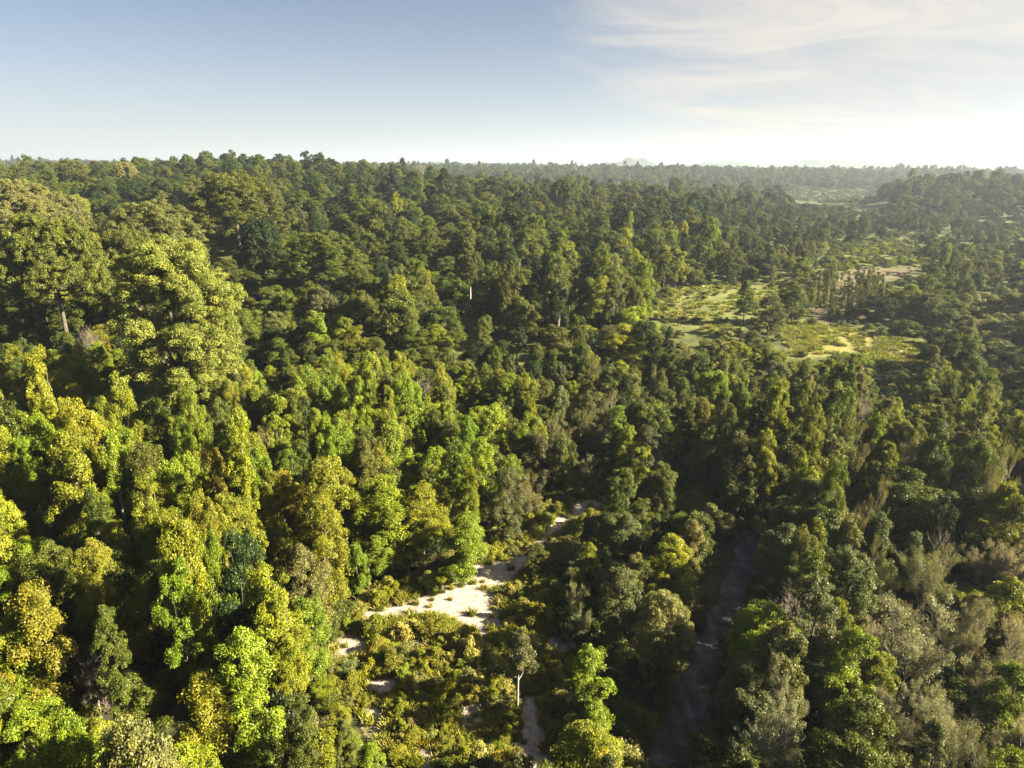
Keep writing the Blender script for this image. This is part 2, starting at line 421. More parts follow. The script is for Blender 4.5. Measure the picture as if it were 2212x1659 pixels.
def on_profile(rng, n, z0, z1, prof, jit=0.18):
    """points on a crown's outline: prof(t) is the radius at height share t"""
    t = np.linspace(0, 1, 200); r = np.array([prof(a) for a in t])
    c = np.cumsum(r + 0.15 * r.max()); c /= c[-1]
    tt = np.interp(rng.random(n), c, t)
    rr = np.interp(tt, t, r) * (1 - jit * rng.random(n) - 0.05)
    a = rng.random(n) * 2 * PI
    return np.stack([rr * np.cos(a), rr * np.sin(a), z0 + (z1 - z0) * tt], 1)
def lobes_to_clumps(rng, LC, LR, per, cr):
    C = []; R = []
    for c, r in zip(LC, LR):
        d = unit(rng.normal(size=(per, 3))); k = d[:, 2] < -0.65; d[k, 2] *= -1
        C.append(c + d * r * (0.62 + 0.4 * rng.random((per, 1))) * np.array([1, 1, 1.15])); R.append(cr * (0.7 + 0.6 * rng.random(per)))
    return np.concatenate(C), np.concatenate(R)
def branch_set(rng, base_r, height, targets, sides=7, fork=0.45, lean=0.03):
    k = np.linspace(0, 1, 7)
    bend = rng.normal(size=2) * lean * height
    trunk = np.stack([bend[0] * k ** 2, bend[1] * k ** 2, height * k], 1)
    parts = [tube(np.vstack([[0, 0, -0.6], trunk]), np.concatenate([[base_r * 1.5], base_r * (1.1 - 0.75 * k)]), sides)]
    for T in targets:
        s = fork + (0.9 - fork) * rng.random()
        a = np.array([np.interp(s, k, trunk[:, i]) for i in range(3)])
        if T[2] < a[2] + 0.3: a[2] = max(T[2] - 1.0, height * 0.25); a[:2] = [np.interp(a[2] / height, k, trunk[:, i]) for i in range(2)]
        m = (a + T) / 2 + np.array([0, 0, -0.06 * np.linalg.norm(T - a)]) + rng.normal(size=3) * 0.05 * np.linalg.norm(T - a)
        q = np.linspace(0, 1, 6)[:, None]
        pth = a * (1 - q) ** 2 + 2 * m * q * (1 - q) + T * q ** 2
        r0 = base_r * (1.1 - 0.75 * s) * 0.6
        parts.append(tube(pth, r0 * (1 - 0.75 * q[:, 0]), 5))
    return join(parts)
def twig_tree(rng, height, spread, levels=4, r0=0.16, kids=4):
    parts = []
    tips = []
    def grow(p, d, l, r, lev):
        n = 4
        pts = [p]
        for i in range(n):
            d = unit(d + rng.normal(size=3) * 0.16 + np.array([0, 0, 0.05]))
            pts.append(pts[-1] + d * l / n)
        parts.append(tube(np.array(pts), np.linspace(r, r * 0.5, n + 1), 5 if lev < 2 else 3))
        if lev == levels: tips.append(pts[-1]); tips.append(pts[2]); return
        for i in range(kids if lev else kids + 3):
            s = 0.3 + 0.7 * rng.random()
            q = pts[min(n, int(s * n + 0.5))]
            side = rng.normal(size=3); side[2] = abs(side[2]) * 0.4
            grow(q, unit(d * 0.75 + unit(side) * spread), l * (0.5 + 0.22 * rng.random()), r * 0.5, lev + 1)
    grow(np.array([0, 0, -0.4]), np.array([0, 0, 1.0]), height * 0.5, r0, 0)
    v, f = join(parts)
    s = height / v[:, 2].max(); v[:, 2] *= s
    return (v, f), np.array(tips) * np.array([1, 1, s])

PROTO = {}     # kind -> list of (crown mesh, trunk mesh, width, height)
def put(kind, crown, trunk, w, h):
    PROTO.setdefault(kind, []).append((mesh(kind + '_crown', crown[0], crown[1], [LEAF], face_attr=crown[2]), mesh(kind + '_trunk', trunk[0], trunk[1], [trunk[2] if len(trunk) > 2 else BARK], smooth=True), w, h))
def make_columnar(seed, R=2.3, H=14.0, leaf=0.27):
    rng = np.random.default_rng(seed)
    prof = lambda t: R * (0.62 + 0.38 * math.sin(PI * min(1, t * 1.1 + 0.1))) * math.sqrt(max(0, 1 - max(0, (t - 0.72) / 0.28) ** 2)) + 0.1
    LC = on_profile(rng, 22, 2.0, H - 0.8, prof, 0.4)
    LC = np.vstack([LC, [[0, 0, H - 1.2], [0.3, 0.1, H * 0.6], [0, -0.2, H * 0.35]]])
    LR = R * (0.32 + 0.28 * rng.random(len(LC)))
    C, RR = lobes_to_clumps(rng, LC, LR, 11, 0.52)
    cr = leaves(rng, C, RR, 54, leaf * 1.12, droop=0.9, squash=1.15)
    put('columnar', cr, branch_set(rng, 0.17, H * 0.9, LC[rng.choice(len(LC), 7)]), 2 * R, H)
def make_rounded(seed, R=3.4, H=12.5, leaf=0.28, kind='rounded', lob=24):
    rng = np.random.default_rng(seed)
    z0 = H * 0.2
    prof = lambda t: R * math.sqrt(max(0.02, 1 - (2 * t - 0.75) ** 2 / 1.65)) if t < 0.95 else R * 0.3
    LC = on_profile(rng, lob, z0, H - 1.0, prof, 0.35)
    LC = np.vstack([LC, [[0, 0, H - 1.3]]])
    LR = R * (0.28 + 0.2 * rng.random(len(LC)))
    C, RR = lobes_to_clumps(rng, LC, LR, 13, 0.62)
    cr = leaves(rng, C, RR, 56, leaf * 1.2, droop=0.4)
    put(kind, cr, branch_set(rng, 0.2, H * 0.72, LC[:12]), 2 * R, H)
def make_slender(seed, R=1.9, H=14.5, leaf=0.24):
    rng = np.random.default_rng(seed)
    prof = lambda t: R * (0.35 + 0.65 * math.sin(PI * (0.18 + 0.72 * (1 - t)))) * (1 - 0.65 * t ** 2)
    LC = on_profile(rng, 22, H * 0.25, H - 0.3, prof, 0.5)
    LC = np.vstack([LC, [[0, 0, H - 0.4]]])
    LR = 0.55 + 0.5 * rng.random(len(LC))
    C, RR = lobes_to_clumps(rng, LC, LR, 9, 0.42)
    cr = leaves(rng, C, RR, 48, leaf * 1.15, droop=1.0, jit=0.9)
    put('slender', cr, branch_set(rng, 0.13, H * 0.95, LC[:14], fork=0.25), 2 * R, H)
def make_ragged(seed, R=3.0, H=12.5, leaf=0.27):
    rng = np.random.default_rng(seed)
    LC = []
    for k in range(11):
        a = k * 2.4 + rng.random(); t = (k + 0.5) / 11
        r = R * (0.35 + 0.6 * rng.random()) * (1 - 0.6 * t ** 2)
        LC.append((r * math.cos(a), r * math.sin(a), H * (0.42 + 0.52 * t)))
    LC = np.array(LC); LR = R * (0.2 + 0.2 * rng.random(len(LC)))
    C, RR = lobes_to_clumps(rng, LC, LR, 12, 0.52)
    cr = leaves(rng, C, RR, 52, leaf * 1.15, droop=0.6, jit=0.9)
    put('ragged', cr, branch_set(rng, 0.17, H * 0.92, LC, fork=0.35) + ((PALE if seed == 70 else BARK),), 2 * R, H)
def make_dome(seed, R=12.0, H=36.0, depth=0.42, lob=26, leaf=0.42, kind='dome', bark=None):
    """forest giant: a broad dome of leaf lobes over bare forking limbs"""
    rng = np.random.default_rng(seed)
    Hc = H * depth
    LC = []
    for k in range(lob):
        u = (k + 0.5) / lob
        el = math.asin(u * 0.98) * (0.98) - 0.12; a = k * 2.39996 + 0.4 * rng.normal()
        f = 0.84 + 0.12 * rng.random()
        LC.append((R * f * math.cos(el) * math.cos(a), R * f * math.cos(el) * math.sin(a), H - Hc + (Hc - 1.6) * f * math.sin(el)))
    LC = np.array(LC); LC2 = LC * np.array([.62, .62, 1]) + np.array([0, 0, -0.02 * H]) ; n0 = len(LC)
    LR = R * (0.2 + 0.12 * rng.random(lob)); LA = np.vstack([LC, LC2[::2]]); LRA = np.concatenate([LR, LR[::2]])
    C, RR = lobes_to_clumps(rng, LA, LRA, 24, 0.9)
    cr = leaves(rng, C, RR, 56, leaf * 1.25, up=0.4, droop=0.2, bottom=-0.3)
    put(kind, cr, branch_set(rng, 0.75, H * 0.78, LC[rng.permutation(lob)[:16]] - np.array([0, 0, 0.8]), sides=9, fork=0.62, lean=0.04) + (bark or BARK,), 2 * R, H)
def make_giant(seed, R=10.0, H=38.0, leaf=0.40):
    """the tall giant with foliage tumbling almost to the ground"""
    rng = np.random.default_rng(seed)
    prof = lambda t: R * (0.5 + 0.5 * math.sin(PI * min(1.0, 0.12 + 0.72 * t))) * math.sqrt(max(0, 1 - max(0, (t - 0.58) / 0.46) ** 2)) + 0.5
    LC = np.vstack([on_profile(rng, 70, H * 0.25, H - 1.8, prof, 0.22), on_profile(rng, 40, H * 0.25, H - 4, lambda t: 0.6 * prof(t), 0.3)])
    LC = np.vstack([LC, [[0, 0, H - 2], [2.5, 1, H - 3], [-2.5, -1, H - 3.5]]])
    LR = R * (0.15 + 0.09 * rng.random(len(LC)))
    C, RR = lobes_to_clumps(rng, LC, LR, 20, 0.8)
    cr = leaves(rng, C, RR, 60, leaf * 1.1, droop=0.4)
    put('giant', cr, branch_set(rng, 0.7, H * 0.66, LC[rng.permutation(70)[:18]], sides=9, fork=0.3, lean=0.02), 2 * R, H)
def make_bare(seed, H=11.0, spread=0.75, nleaf=0, levels=4, kind='bare', kids=4):
    rng = np.random.default_rng(seed)
    tw, tips = twig_tree(rng, H, spread, levels, 0.15, kids)
    C = tips[rng.choice(len(tips), min(len(tips), nleaf or 60))]
    cr = leaves(rng, C, np.full(len(C), 0.36), 13 if nleaf else 4, 0.2, droop=0.5, jit=1.2, bottom=-1)
    put(kind, cr, tw + (GREY,), 2 * np.percentile(np.hypot(tw[0][:, 0], tw[0][:, 1]), 96), H)
def make_bush(seed, R=1.1, H=1.9, leaf=0.2):
    rng = np.random.default_rng(seed)
    n = 11
    a = rng.random(n) * 2 * PI; r = R * 0.75 * rng.random(n) ** 0.5
    LC = np.stack([r * np.cos(a), r * np.sin(a), H * (0.3 + 0.5 * rng.random(n)) * (1 - 0.35 * r / R)], 1)
    C, RR = lobes_to_clumps(rng, LC, np.full(n, 0.36), 7, 0.3)
    cr = leaves(rng, C, RR, 26, leaf, droop=-0.3, jit=1.0)
    put('bush', cr, branch_set(rng, 0.05, H * 0.5, LC[:8], sides=4, fork=0.1), 2 * R, H)
def make_tuft(seed, H=0.8):
    rng = np.random.default_rng(seed)
    n = 90
    a = rng.random(n) * 2 * PI; r = 0.5 * rng.random(n) ** 0.5
    P = np.stack([r * np.cos(a), r * np.sin(a), np.zeros(n)], 1)
    h = H * (0.5 + 0.6 * rng.random(n)); le = rng.normal(size=(n, 2)) * 0.35
    tip = P + np.stack([le[:, 0] * h, le[:, 1] * h, h], 1)
    sd_ = np.stack([np.cos(a + 1.3), np.sin(a + 1.3), np.zeros(n)], 1) * 0.05
    V = np.stack([P - sd_, P + sd_, tip + sd_ * 0.3, tip - sd_ * 0.3], 1).reshape(-1, 3)
    put('tuft', (V, np.arange(4 * n).reshape(-1, 4), rng.random(n)), tube([[0, 0, 0], [0, 0, 0.1]], [0.02, 0.01], 3), 1.0, H)
for s in range(6): make_columnar(10 + s, 1.9 + 0.2 * s, 12.5 + 0.8 * s)
for s in range(5): make_rounded(30 + s, 2.8 + 0.3 * s, 11.5 + 0.8 * s, lob=20 + 2 * s)
for s in range(3): make_slender(50 + s, 1.7 + 0.2 * s)
for s in range(3): make_ragged(70 + s)
make_dome(90, 12, 36, 0.42, 40); make_dome(91, 12, 34, 0.56, 48); make_dome(92, 12, 38, 0.5, 36, bark=PALE)
make_giant(101)
for s in range(2): make_bare(110 + s, 11, 0.7, 0, 4, 'bare', 5)
for s in range(3): make_bare(120 + s, 12.0, 0.42, 620, 4, 'twiggy', 5)
for s in range(4): make_bush(130 + s, 1.0 + 0.15 * s, 1.6 + 0.3 * s)
for s in range(2): make_tuft(140 + s)

# ------------------------------------------------------------------ tints (leaf colour in the open, linear)
TINT = {
    'deep green': (0.030, 0.047, 0.009), 'mid green': (0.090, 0.108, 0.012), 'lime green': (0.160, 0.205, 0.012),
    'yellow green': (0.195, 0.205, 0.013), 'olive': (0.100, 0.108, 0.016), 'golden': (0.200, 0.190, 0.016), 'straw': (0.300, 0.270, 0.060), 'bright olive': (0.205, 0.228, 0.042), 'dull gold': (0.125, 0.132, 0.020),
    'khaki': (0.175, 0.168, 0.050), 'tan': (0.30, 0.262, 0.165), 'rusty': (0.140, 0.100, 0.035), 'grey green': (0.100, 0.110, 0.038),
}
TN = list(TINT)
rng = np.random.default_rng(7)
def tint_of(name, r=0.06):
    c = np.array(TINT[name]) * (1 + r * rng.normal(size=3) * np.array([1, 0.6, 0.8])) * (1 + 0.12 * rng.normal())
    return [float(max(0.008, x)) for x in c]

# ------------------------------------------------------------------ forest layout
trees = []     # dict(kind, var, x, y, sx, sz, rot, tint, name)
def add(kind, x, y, w, h, tname, name='forest_tree', var=None, lab=None, rot=None, hero=False):
    k = int(rng.integers(len(PROTO[kind]))) if var is None else var
    _, _, pw, ph = PROTO[kind][k]
    trees.append(dict(kind=kind, var=k, x=x, y=y, z=float(terrain(x, y)), w=w, h=h, sx=w / pw, sz=h / ph, rot=rng.random() * 2 * PI if rot is None else rot, tname=tname, tint=tint_of(tname), name=name, lab=lab, hero=hero))
def at_top(px, py, h=None, depth=None):
    """where a tree whose top shows at (px, py) stands: of given height, or at given distance ahead"""
    v = ray(px, py)
    if depth is not None:
        t = depth / v[1]; p = v * t + np.array([0, 0, CAM_H])
        return p[0], p[1], p[2] - float(terrain(p[0], p[1]))
    t = 15.0
    while t < 3000:
        p = v * t + np.array([0, 0, CAM_H])
        if p[2] - terrain(p[0], p[1]) < h: break
        t *= 1.004
    return p[0], p[1], h
def px_w(wpx, x, y, h):
    d = project(np.array([x, y, terrain(x, y) + h * 0.7]))[2]
    return wpx / FPX * float(d)

# --- forest giants
GIANTS = [
    # kind, var, px, py, width px, depth, tint, label
    ('giant', 0, 357, 512, 250, 118, 'bright olive', 'huge yellow green forest giant with foliage tumbling down its tall side'),
    ('dome', 0, 92, 455, 195, 150, 'dull gold', 'broad flat dull gold umbrella crown beside the left edge of the view'),
    ('dome', 1, 270, 480, 165, 170, 'olive', 'olive umbrella crown rising directly behind the huge yellow green giant'),
    ('dome', 2, 318, 424, 190, 205, 'khaki', 'lumpy khaki crowned giant behind the two umbrella crowns'),
    ('dome', 1, 497, 364, 180, 265, 'olive', 'largest dark domed giant breaking the far canopy, bare limbs under its crown'),
    ('dome', 2, 688, 492, 165, 205, 'olive', 'domed giant with a white forking trunk showing below its crown'),
    ('dome', 0, 10, 384, 160, 240, 'khaki', 'pale domed giant cut by the left edge of the view'),
    ('dome', 2, 128, 410, 92, 270, 'khaki', 'small sandy coloured domed crown near the left edge'),
    ('dome', 0, 150, 344, 62, 480, 'olive', 'round dark dome on the left skyline'),
    ('dome', 1, 265, 345, 52, 500, 'khaki', 'low khaki dome on the skyline beside the round dark dome'),
    ('dome', 1, 560, 462, 90, 235, 'deep green', 'dark green giant tucked under the largest dark dome'),
    ('dome', 1, 1220, 378, 62, 430, 'olive', 'dark olive domed giant on the middle ridge crest'),
    ('dome', 2, 1015, 540, 62, 215, 'olive', 'slim giant with a straight white trunk amid the middle canopy'),
]
for kind, var, px, py, wpx, dep, tn, lab in GIANTS:
    x, y, h = at_top(px, py, depth=dep)
    add(kind, x, y, px_w(wpx, x, y, h), h, tn, 'emergent_tree', var, lab, hero=True)
# --- trees one can pick out near the camera: kind, top px, top py, width px, height m, tint, label
HEROES = [
    ('ragged', 1120, 1362, 92, 9.0, 'grey green', 'lone tree with a thin pale trunk standing in the sandy scrub clearing'),
    ('columnar', 525, 1375, 125, 15, 'lime green', 'brightest lime green vine-draped column left of the sandy clearing'),
    ('columnar', 1345, 1112, 92, 9, 'grey green', 'blue green cone-shaped tree between the clearing and the dirt road'),
    ('columnar', 1160, 1180, 48, 4.6, 'olive', 'small olive cone-shaped tree beside the narrow sand path'),
    ('ragged', 1340, 1240, 120, 11, 'grey green', 'grey green open-crowned tree on the left bank of the dirt road'),
    ('columnar', 1268, 1402, 92, 10, 'lime green', 'lime green column at the shaded right edge of the clearing'),
    ('rounded', 1440, 1290, 110, 11, 'khaki', 'khaki rounded tree leaning over the left side of the dirt road'),
    ('columnar', 1000, 1112, 80, 10, 'lime green', 'lime green edge tree overhanging the head of the sandy clearing'),
    ('columnar', 820, 1040, 130, 13, 'lime green', 'tall lime green tree above the left arm of the sandy clearing'),
    ('columnar', 910, 1050, 100, 12, 'yellow green', 'yellow green tree next to the lime green edge tree of the clearing'),
    ('columnar', 1100, 1020, 80, 11, 'grey green', 'grey green column standing behind the narrow sand path'),
    ('twiggy', 1128, 1015, 85, 10, 'khaki', 'wispy khaki tree where the sand path enters the wood'),
    ('rounded', 1660, 1322, 150, 12, 'yellow green', 'yellow green rounded tree at the edge of the right bank of the road'),
    ('bare', 1745, 1290, 170, 12, 'tan', 'large leafless grey tree on the right bank of the dirt road'),
    ('rounded', 1960, 1025, 170, 13, 'mid green', 'big fresh green rounded tree on the right side of the view'),
    ('columnar', 1875, 1525, 150, 12, 'mid green', 'dark green tree with gold lower leaves at the bottom right'),
    ('twiggy', 1935, 1170, 95, 12, 'khaki', 'khaki twiggy tree left of its taller khaki twin'),
    ('twiggy', 2025, 1165, 110, 12, 'khaki', 'khaki twiggy tree on the right, paler than its twin'),
    ('twiggy', 2135, 1345, 160, 13, 'tan', 'pale brown half-leafless tree near the right edge'),
    ('twiggy', 1985, 1290, 170, 13, 'tan', 'brown half-leafless tree between the khaki twins and the bottom'),
    ('twiggy', 2190, 1160, 120, 12, 'tan', 'brown twiggy tree cut by the right edge'),
    ('twiggy', 2060, 1500, 150, 12, 'tan', 'dim brown twiggy tree at the bottom right corner'),
    ('columnar', 2200, 1440, 90, 11, 'lime green', 'lime green tree cut by the right edge near the bottom'),
    ('columnar', 1850, 1365, 90, 12, 'lime green', 'slim lime green tree right of the large leafless grey tree'),
    ('rounded', 1840, 1200, 120, 12, 'grey green', 'grey green round tree above the large leafless grey tree'),
    ('bare', 95, 1085, 62, 10, 'tan', 'small leafless tree in the green canopy near the left edge'),
    ('bare', 180, 1375, 70, 10, 'tan', 'small leafless tree in the lower left canopy'),
    ('columnar', 1460, 1165, 90, 10, 'yellow green', 'yellow green tree against the dark left bank of the road'),
    ('ragged', 960, 1235, 60, 3.2, 'yellow green', 'short yellow green tree at the head of the bright sand'),
    ('columnar', 655, 1190, 85, 12, 'khaki', 'pale khaki column left of the sandy clearing'),
    ('rounded', 590, 1290, 100, 12, 'yellow green', 'yellow green rounded tree between the lime column and the khaki column'),
    ('rounded', 1900, 640, 75, 8, 'deep green', 'dark round tree standing in front of the red soil field'),
    ('rounded', 1720, 620, 60, 12, 'olive', 'dark olive tree on the gap between the green field and the saplings'),
    ('slender', 1615, 612, 36, 13, 'lime green', 'slim lime green tree standing at the edge of the pale green field'),
    ('columnar', 1668, 640, 50, 12, 'grey green', 'grey green creeper column leaning beside the pale green field'),
]
for kind, px, py, wpx, h, tn, lab in HEROES:
    x, y, h = at_top(px, py, h)
    w = px_w(wpx, x, y, h)
    add(kind, x, y, w, h, tn, {'bare': 'leafless_tree', 'twiggy': 'half_leafless_tree'}.get(kind, 'forest_tree'), None, lab, hero=True)
# --- creeper-covered columns on the far field
for px, yt, yb, wpx, lab in ((1838, 478, 535, 26, 'tall dark creeper-covered column alone on the far green field'), (1902, 487, 528, 17, 'thinner creeper-covered column right of the tall one'), (1856, 492, 530, 22, 'small bushy column touching the tall creeper-covered column')):
    g = ground(px, yb)
    v = ray(px, yt); t = g[1] / v[1]
    add('columnar', g[0], g[1], px_w(wpx, g[0], g[1], 10), CAM_H + v[2] * t - g[2], 'deep green', 'creeper_column', None, lab, hero=True)

# --- the rest of the forest
heroxy = np.array([(t['x'], t['y'], t['w']) for t in trees])
KEEPROAD = [(1345, 1659), (1425, 1500), (1465, 1400), (1522, 1290), (1562, 1190), (1588, 1125), (1655, 1125), (1682, 1190), (1672, 1240), (1636, 1320), (1588, 1440), (1566, 1520), (1556, 1659)]
keepouts = [CLEARING, KEEPROAD] + [FIELDS[k] for k in 'ABCDEFHPGQ']
def scatter(y0, y1, sp, jit=0.42):
    pts = []
    ys = np.arange(y0, y1, sp)
    for i, yy in enumerate(ys):
        xm = 0.80 * yy + 30; xr = 0.86 * yy + 60
        xs = np.arange(-xm, xr, sp) + (i % 2) * sp * 0.5
        pts.append(np.stack([xs + rng.normal(size=len(xs)) * jit * sp * 0.7, np.full(len(xs), yy) + rng.normal(size=len(xs)) * jit * sp * 0.7], 1))
    return np.concatenate(pts)
bands = [(26, 150, 3.45, 1.0), (150, 330, 7.4, 1.4), (330, 700, 10.5, 1.75), (700, 1500, 15.0, 2.1), (1500, 3300, 26.0, 2.6)]
SUNV = np.array([math.cos(math.radians(SUN_EL)) * math.sin(math.radians(SUN_AZ)), math.cos(math.radians(SUN_EL)) * math.cos(math.radians(SUN_AZ)), math.sin(math.radians(SUN_EL))])
LITLAND = [land_poly([(715, 1470), (735, 1330), (800, 1290), (950, 1235), (1040, 1200), (1100, 1150), (1110, 1190), (1060, 1300), (1060, 1400), (1040, 1480), (1040, 1640), (880, 1640), (810, 1580)], 3), land_poly(FIELDS['B'], 3), land_poly(FIELDS['A'], 3)]
HEROLIST = [t for t in trees if t['name'] not in ('creeper_column',)]
for bi, (y0, y1, sp, big) in enumerate(bands):
    P = scatter(y0, y1, sp)
    zz = terrain(P[:, 0], P[:, 1])
    hn = fbm(P[:, 0] / 28, P[:, 1] / 28, 40, 3)
    HH = (11.0 + 16.0 * (hn - 0.5)) * (0.68 + 0.62 * rng.random(len(P))) * (0.6 + 0.4 * big)
    HH = np.where(rng.random(len(P)) < 0.10, HH * 1.22, HH)
    ok = np.zeros(len(P), bool)
    for shrink in ((1.0, 0.6, 0.38, 0.22) if bi == 0 else (1.0, 0.55)):
        good = np.ones(len(P), bool)
        for f, ox in ((0.6, -1.6 if bi == 0 else -3.0), (0.6, 1.6 if bi == 0 else 3.0), (0.02, 0), (0.5, 0), (0.8, 0), (1.0, 0)):
            px, py, d = project(np.stack([P[:, 0] + ox * big * shrink, P[:, 1], zz + HH * f * shrink], 1))
            good &= d > 5
            for k in keepouts: good &= ~inside(px, py, k)
        HH = np.where(good & ~ok, HH * shrink, HH)
        SHR = np.where(good & ~ok, shrink, SHR) if shrink < 1 else np.ones(len(P))
        ok |= good
    dp0 = project(np.stack([P[:, 0], P[:, 1], zz], 1))[2]
    for t in HEROLIST:
        tx, ty, td = project(np.array([[t['x'], t['y'], t['z'] + t['h'] * f] for f in (1.0, 0.5)]))
        hw = t['w'] * 0.36 * FPX / td[0]; front = dp0 < td[1] - 1.0
        for it in range(3):
            hit = np.zeros(len(P), bool)
            for f in (1.0, 0.75, 0.5):
                px, py, d = project(np.stack([P[:, 0], P[:, 1], zz + HH * f], 1))
                cx = tx[0] + (tx[1] - tx[0]) * np.clip((py - ty[0]) / (ty[1] - ty[0]), 0, 1)
                hit |= front & (np.abs(px - cx) < hw + 14) & (py > ty[0]) & (py < ty[1])
            SHR = np.where(hit, SHR * 0.66, SHR); HH = np.where(hit, HH * 0.66, HH)
    for lp in LITLAND:
        for it in range(2):
            hit = np.zeros(len(P), bool)
            for f in (0.35, 0.6, 0.85, 1.0):
                q = P - (SUNV[:2] / SUNV[2])[None, :] * (HH * f)[:, None]
                hit |= inside(q[:, 0], q[:, 1], lp)
            SHR = np.where(hit, SHR * 0.72, SHR); HH = np.where(hit, HH * 0.72, HH)
    ok &= (rng.random(len(P)) > (0.15 if bi < 3 else 0.05)) & (fbm(P[:, 0] / (9 * big), P[:, 1] / (9 * big), 88, 2) > 0.27)
    dd = np.hypot(heroxy[None, :, 0] - P[:, :1], heroxy[None, :, 1] - P[:, 1:])
    ok &= ~(dd < 1.2 + heroxy[None, :, 2] * 0.30).any(1)
    N2 = vnoise(P[:, 0] / 17, P[:, 1] / 17, 60)
    vly = (1 - 0.42 * sst(0.24, 0.36, P[:, 0] / P[:, 1]) * sst(190, 250, P[:, 1]) * (1 - sst(520, 640, P[:, 1])))
    HH = HH * vly; SHR = SHR * vly ** 1.6
    gd = np.hypot(heroxy[None, :len(GIANTS), 0] - P[:, :1], heroxy[None, :len(GIANTS), 1] - P[:, 1:]).min(1)
    HH = HH * np.where((gd < 26) & (P[:, 1] > 90), 0.72, 1.0)
    px, py, d = project(np.stack([P[:, 0], P[:, 1], zz + HH], 1))
    for (x, y), z, h, u, vv, nz, shr in zip(P[ok], zz[ok], HH[ok], px[ok], py[ok], N2[ok], SHR[ok]):
        # colour by place: fresh yellow greens at lower left, deep greens in the middle, dry browns at lower right
        n2 = nz + 0.35 * rng.normal()
        left = u < 1150
        if y > 330: w8 = dict([('deep green', 7), ('mid green', 5), ('olive', 3), ('grey green', 1), ('tan', .15)])
        elif y > 140 and x > 0.12 * y: w8 = dict([('deep green', 2.5), ('mid green', 5), ('olive', 4), ('yellow green', 2.6), ('khaki', 2), ('lime green', .9), ('grey green', 3.5), ('tan', .3)])
        elif y > 140: w8 = dict([('deep green', 5.5), ('mid green', 6), ('olive', 3), ('yellow green', 1.6), ('khaki', .5), ('lime green', .9), ('grey green', 1.5), ('tan', .15)])
        elif left: w8 = dict([('deep green', 0.5), ('mid green', 5), ('lime green', 5), ('yellow green', 5), ('olive', 2), ('golden', 2.0), ('khaki', .6), ('rusty', .05), ('grey green', .4)])
        elif u > 1620 and vv > 1130: w8 = dict([('tan', 15), ('khaki', 6), ('mid green', 1.3), ('olive', 1.5), ('lime green', .8), ('yellow green', 2), ('grey green', 4)])
        else: w8 = dict([('deep green', 1.5), ('mid green', 4), ('olive', 3), ('khaki', 2.2), ('yellow green', 3), ('grey green', 3), ('lime green', 1.2)])
        ks = list(w8); cw = np.cumsum([w8[k] for k in ks]); cw /= cw[-1]
        tn = ks[int(np.searchsorted(cw, min(0.999, max(0, 0.5 * (n2 % 1.0) + 0.5 * rng.random()))))] if rng.random() < 0.5 else ks[int(np.searchsorted(cw, rng.random()))]
        if tn == 'tan': kind = 'twiggy'
        elif y > 330: kind = rng.choice(['rounded', 'columnar', 'ragged'], p=[.74, .16, .10])
        elif y > 140: kind = rng.choice(['rounded', 'columnar', 'ragged', 'slender'], p=[.52, .34, .10, .04])
        elif tn == 'khaki' and not left: kind = rng.choice(['twiggy', 'slender', 'ragged'], p=[.6, .25, .15])
        else: kind = rng.choice(['columnar', 'rounded', 'slender', 'ragged'], p=[.40, .36, .08, .16])
        if bi == 0 and rng.random() < 0.013 and shr > 0.9: kind = 'bare'; tn = 'tan'
        bw = ({'rounded': 4.9, 'columnar': 3.6, 'slender': 2.8, 'ragged': 4.2, 'twiggy': 4.4, 'bare': 4.5} if bi == 0 else {'rounded': 6.3, 'columnar': 4.3, 'slender': 3.9, 'ragged': 6.0, 'twiggy': 5.5})[kind]
        hh = h * {'rounded': .94, 'columnar': 1.06, 'slender': 1.12, 'ragged': 1.0, 'twiggy': 1.0, 'bare': 0.95}[kind]
        add(kind, x, y, bw * big * (0.8 + 0.45 * rng.random()) * shr ** 0.6, hh, tn, {'twiggy': 'half_leafless_tree', 'bare': 'leafless_tree'}.get(kind, 'forest_tree'))
# the dark wall of trees along both banks of the road
RB = [ground(*p)[:2] for p in ((1590, 1659), (1590, 1520), (1600, 1430), (1650, 1320), (1690, 1230), (1700, 1150))]
for a, b in zip(RB[:-1], RB[1:]):
    m = max(2, int(np.hypot(*(b - a)) / 2.6))
    for k in range(m):
        p = a + (b - a) * (k + 0.3 * rng.random()) / m + np.array([3.6, 0]) + rng.normal(size=2) * 1.2
        for it in range(6):
            qx, qy, qd = project(np.array([[p[0] - 1.9, p[1], 1.0], [p[0] - 1.9, p[1], 7.0]]))
            if not inside(qx, qy, ROADPOLY).any(): break
            p = p + np.array([0.8, 0])
        add(rng.choice(['rounded', 'slender', 'ragged', 'columnar']), p[0], p[1], 3.6 + 2.2 * rng.random(), 8.5 + 7.5 * rng.random(), rng.choice(['mid green', 'yellow green', 'khaki', 'grey green', 'khaki']))
# sapling stand on the old field
LE = LF['E']; PE = np.array(LE)
sap = []
for _ in range(900):
    x = rng.uniform(PE[:, 0].min(), PE[:, 0].max()); y = rng.uniform(PE[:, 1].min(), PE[:, 1].max())
    if inside(np.array([x]), np.array([y]), LE)[0]: sap.append((x, y))
    if len(sap) >= 115: break
for x, y in sap:
    add('slender', x, y, 0.9 + 1.1 * rng.random(), 3 + 5.5 * rng.random(), rng.choice(['olive', 'khaki', 'straw', 'grey green']), 'sapling')
